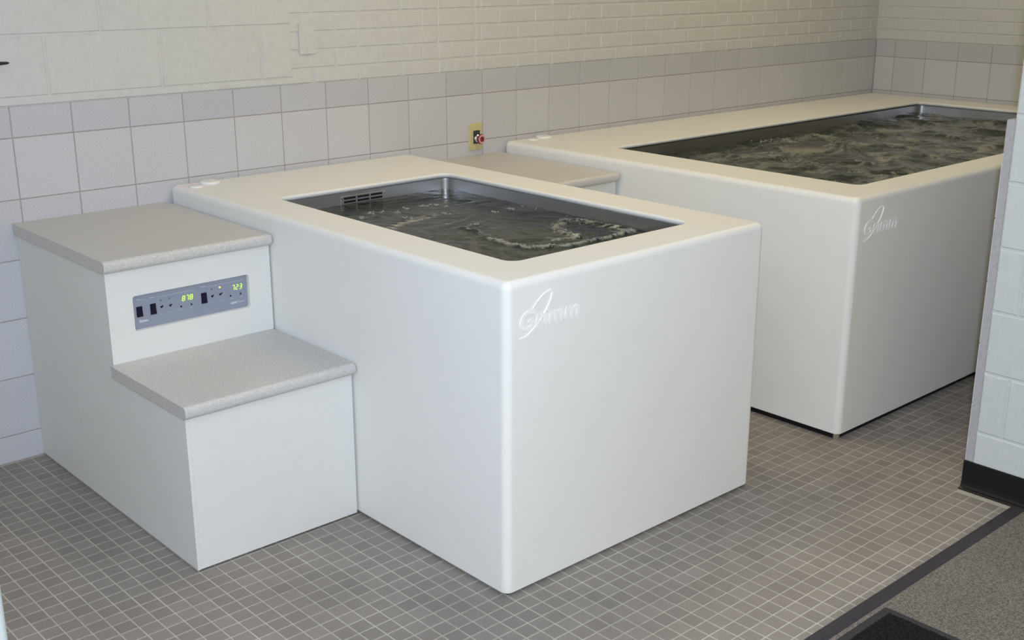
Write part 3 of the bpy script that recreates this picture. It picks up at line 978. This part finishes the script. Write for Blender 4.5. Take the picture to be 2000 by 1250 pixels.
def step_unit(x0, x1, dz, dy, label, panel):
    e = empty('step_cabinet', (0, 0, 0), label, 'step cabinet', 'step cabinets')
    UT, LT = 0.8334 + dz, 0.5108 + dz
    YU, YL = -0.690 + dy, -1.134 + dy
    TH = 0.038
    hole = (0.0523, 0.4435, 0.6000, 0.7088)
    g0 = 0.006
    side = [(-0.002, g0), (YL, g0), (YL, LT - TH), (YU + 0.0185, LT - TH), (YU + 0.0185, UT - TH), (-0.002, UT - TH)]
    side2 = [(-0.002, g0), (YL + 0.02, g0), (YL + 0.02, LT - TH), (YU + 0.02, LT - TH), (YU + 0.02, UT - TH), (-0.002, UT - TH)]
    link('side_panel', prism('side_panel', side, 'x', x0, x0 + 0.0105, 'lam', 0.0008), e)
    link('side_panel', prism('side_panel', side2, 'x', x1 - 0.0225, x1 - 0.0045, 'lam', 0.0008), e)
    fx0, fx1 = x0 + 0.0112, x1 - 0.0055
    link('plinth', box_mesh('plinth', x0 + 0.012, x1 - 0.012, YL + 0.012, -0.02, 0.0, 0.02, 'black'), e)
    link('front_panel', box_mesh('front_panel', fx0, fx1, YL + 0.0004, YL + 0.018, g0, LT - TH, 'lam', 0.0008, 1), e)
    if panel:
        link('riser', riser_with_hole(x0, fx1, YU + 0.0004, 0.018, LT, UT - TH, hole, 0.0130), e)
        control_panel(e, hole, YU + 0.0134)
    else:
        link('riser', box_mesh('riser', x0, fx1, YU + 0.0004, YU + 0.018, LT, UT - TH, 'lam', 0.0008, 1), e)
    o = link('tread', tread_mesh('tread', x0 - 0.010, x1, YU, YL - 0.026, LT), e); wnorm(o); tag(o, 'speckled grey lower tread')
    o = link('tread', tread_mesh('tread', x0 - 0.010, x1, -0.001, YU - 0.026, UT), e); wnorm(o); tag(o, 'speckled grey upper tread')
    return e
step_unit(-0.0272, 0.5282, 0.0, 0.0, 'two-step white cabinet with speckled grey treads and lit control panel', True)
step_unit(1.628, 2.1450, 0.012, -0.018, 'step cabinet with speckled grey top wedged between the two tubs', False)

# ================================================================== WALL FITTINGS
# emergency stop on an ivory plate
es = empty('emergency_stop', (1.987, 0.0, 0.928), 'red push-pull stop button on an ivory wall plate between the tubs', 'switch')
pts = rr(-0.0375, 0.0375, -0.0590, 0.0590, 0.003, 3)
pl = loft('plate', [[(x, 0.0, z) for x, z in pts], [(x, -0.004, z) for x, z in pts], [(x * 0.95, -0.006, z * 0.965) for x, z in pts]], 'ivory', cap_last=True, smooth=False)
link('plate', pl, es)
bx = 0.0035
link('legend_plate', box_mesh('legend_plate', bx - 0.019, bx + 0.019, -0.0085, -0.0055, -0.031, 0.027, 'legend', 0.001, 1), es)
o = link('collar', lathe('collar', [(0, 0), (0.0165, 0), (0.0165, 0.006), (0.0125, 0.009), (0.0125, 0.020), (0.010, 0.020), (0.010, 0.024), (0, 0.024)], '-y', (bx, -0.0085, -0.0075), 'chrome', 24, smooth=False), es)
tag(o, 'chrome collar and stem')
o = link('push_button', lathe('push_button', [(0, 0), (0.011, 0), (0.0205, 0.004), (0.022, 0.008), (0.0215, 0.0125), (0.0195, 0.0150), (0.0192, 0.0150)], '-y', (bx, -0.0285, -0.0075), 'red', 28, smooth=True), es)
tag(o, 'dark red mushroom button')
link('button_ring', lathe('button_ring', [(0.0195, 0.0), (0.0195, 0.0012), (0.0130, 0.0016), (0.0122, 0.0004)], '-y', (bx, -0.0430, -0.0075), 'pink', 28), es)
link('button_centre', lathe('button_centre', [(0.0128, 0.0), (0.0115, -0.0012), (0.006, -0.0010), (0, -0.0012)], '-y', (bx, -0.0430, -0.0075), 'red', 28, smooth=True), es)
for z in (0.0485, -0.0485):
    link('screw', lathe('screw', [(0, 0), (0.0028, 0), (0.0024, 0.0010), (0, 0.0012)], '-y', (0, -0.0058, z), 'ivory', 10), es)

# painted-over blank box cover on the brick
pts = rr(-0.0360, 0.0360, -0.0575, 0.0575, 0.003, 3)
me = loft('blank_cover', [[(x, 0.012, z) for x, z in pts], [(x, 0.0035, z) for x, z in pts], [(x * 0.96, 0.0010, z * 0.975) for x, z in pts]], 'paint', cap_last=True, smooth=False)
bc = empty('blank_wall_plate', (1.1475, 0.0, 1.3825), 'blank electrical cover painted the same cream as the brick wall', 'wall plate')
link('plate', me, bc)
for z in (0.042, -0.042):
    link('screw', lathe('screw', [(0, 0), (0.003, 0), (0.0026, 0.0010), (0, 0.0012)], '-y', (0, 0.0012, z), 'paint', 10), bc)

# black hook poking into the picture at the left edge
hk = empty('wall_hook', (-0.062, 0.008, 1.345), 'small black hook on the wall at the far left edge', 'hook')
pts = rr(-0.014, 0.014, -0.030, 0.030, 0.006, 3)
link('back_plate', loft('back_plate', [[(x, 0.0, z) for x, z in pts], [(x, -0.005, z) for x, z in pts], [(x * 0.8, -0.007, z * 0.9) for x, z in pts]], 'hook', cap_last=True, smooth=False), hk)
path = [(0.0, -0.006, 0.006), (0.010, -0.022, 0.004), (0.028, -0.030, 0.008), (0.048, -0.030, 0.0105), (0.066, -0.029, 0.0105), (0.0725, -0.029, 0.0105)]
rad = [0.0085, 0.0085, 0.0070, 0.0055, 0.0046, 0.0022]
L = []
for i, (p, r) in enumerate(zip(path, rad)):
    a = Vector(path[max(i - 1, 0)]); b = Vector(path[min(i + 1, len(path) - 1)])
    d = (b - a).normalized()
    u = d.cross(Vector((0, 0, 1))).normalized(); w = u.cross(d)
    L.append([tuple(Vector(p) + (u * math.cos(2 * math.pi * k / 10) + w * math.sin(2 * math.pi * k / 10)) * r) for k in range(10)])
link('prong', loft('prong', L, 'hook', cap_last=True, cap_first=True), hk)

# ================================================================== DOOR MAT
mx1, my1 = 1.2560, -2.5525
mw, mh = 0.90, 0.60
mat = empty('door_mat', (mx1 - mw / 2, my1 - mh / 2, 0.002), 'black entrance mat with smooth rubber edge lying on the carpet', 'mat')
L = []
for ins, z in ((0, 0.0), (0.0, 0.002), (0.006, 0.004), (0.026, 0.0055), (0.027, 0.003)):
    L.append([(x, y, z) for x, y in rr(-mw / 2 + ins, mw / 2 - ins, -mh / 2 + ins, mh / 2 - ins, 0.006 if ins < 0.02 else 0.003, 3)])
link('rubber_edge', loft('rubber_edge', L, 'matrim', smooth=False), mat)
rng = np.random.RandomState(3)
nx, ny = 200, 130
X, Y = np.meshgrid(np.linspace(-mw / 2 + 0.026, mw / 2 - 0.026, nx), np.linspace(-mh / 2 + 0.026, mh / 2 - 0.026, ny))
Z = 0.004 + 0.0045 * rng.rand(ny, nx)
v = np.stack([X.ravel(), Y.ravel(), Z.ravel()], 1)
idx = np.arange(nx * ny).reshape(ny, nx)
f = np.stack([idx[:-1, :-1].ravel(), idx[:-1, 1:].ravel(), idx[1:, 1:].ravel(), idx[1:, :-1].ravel()], 1)
tag(link('pile', mesh('pile', v.tolist(), f.tolist(), 'matpile', smooth=False), mat), 'black tufted pile', kind='stuff')
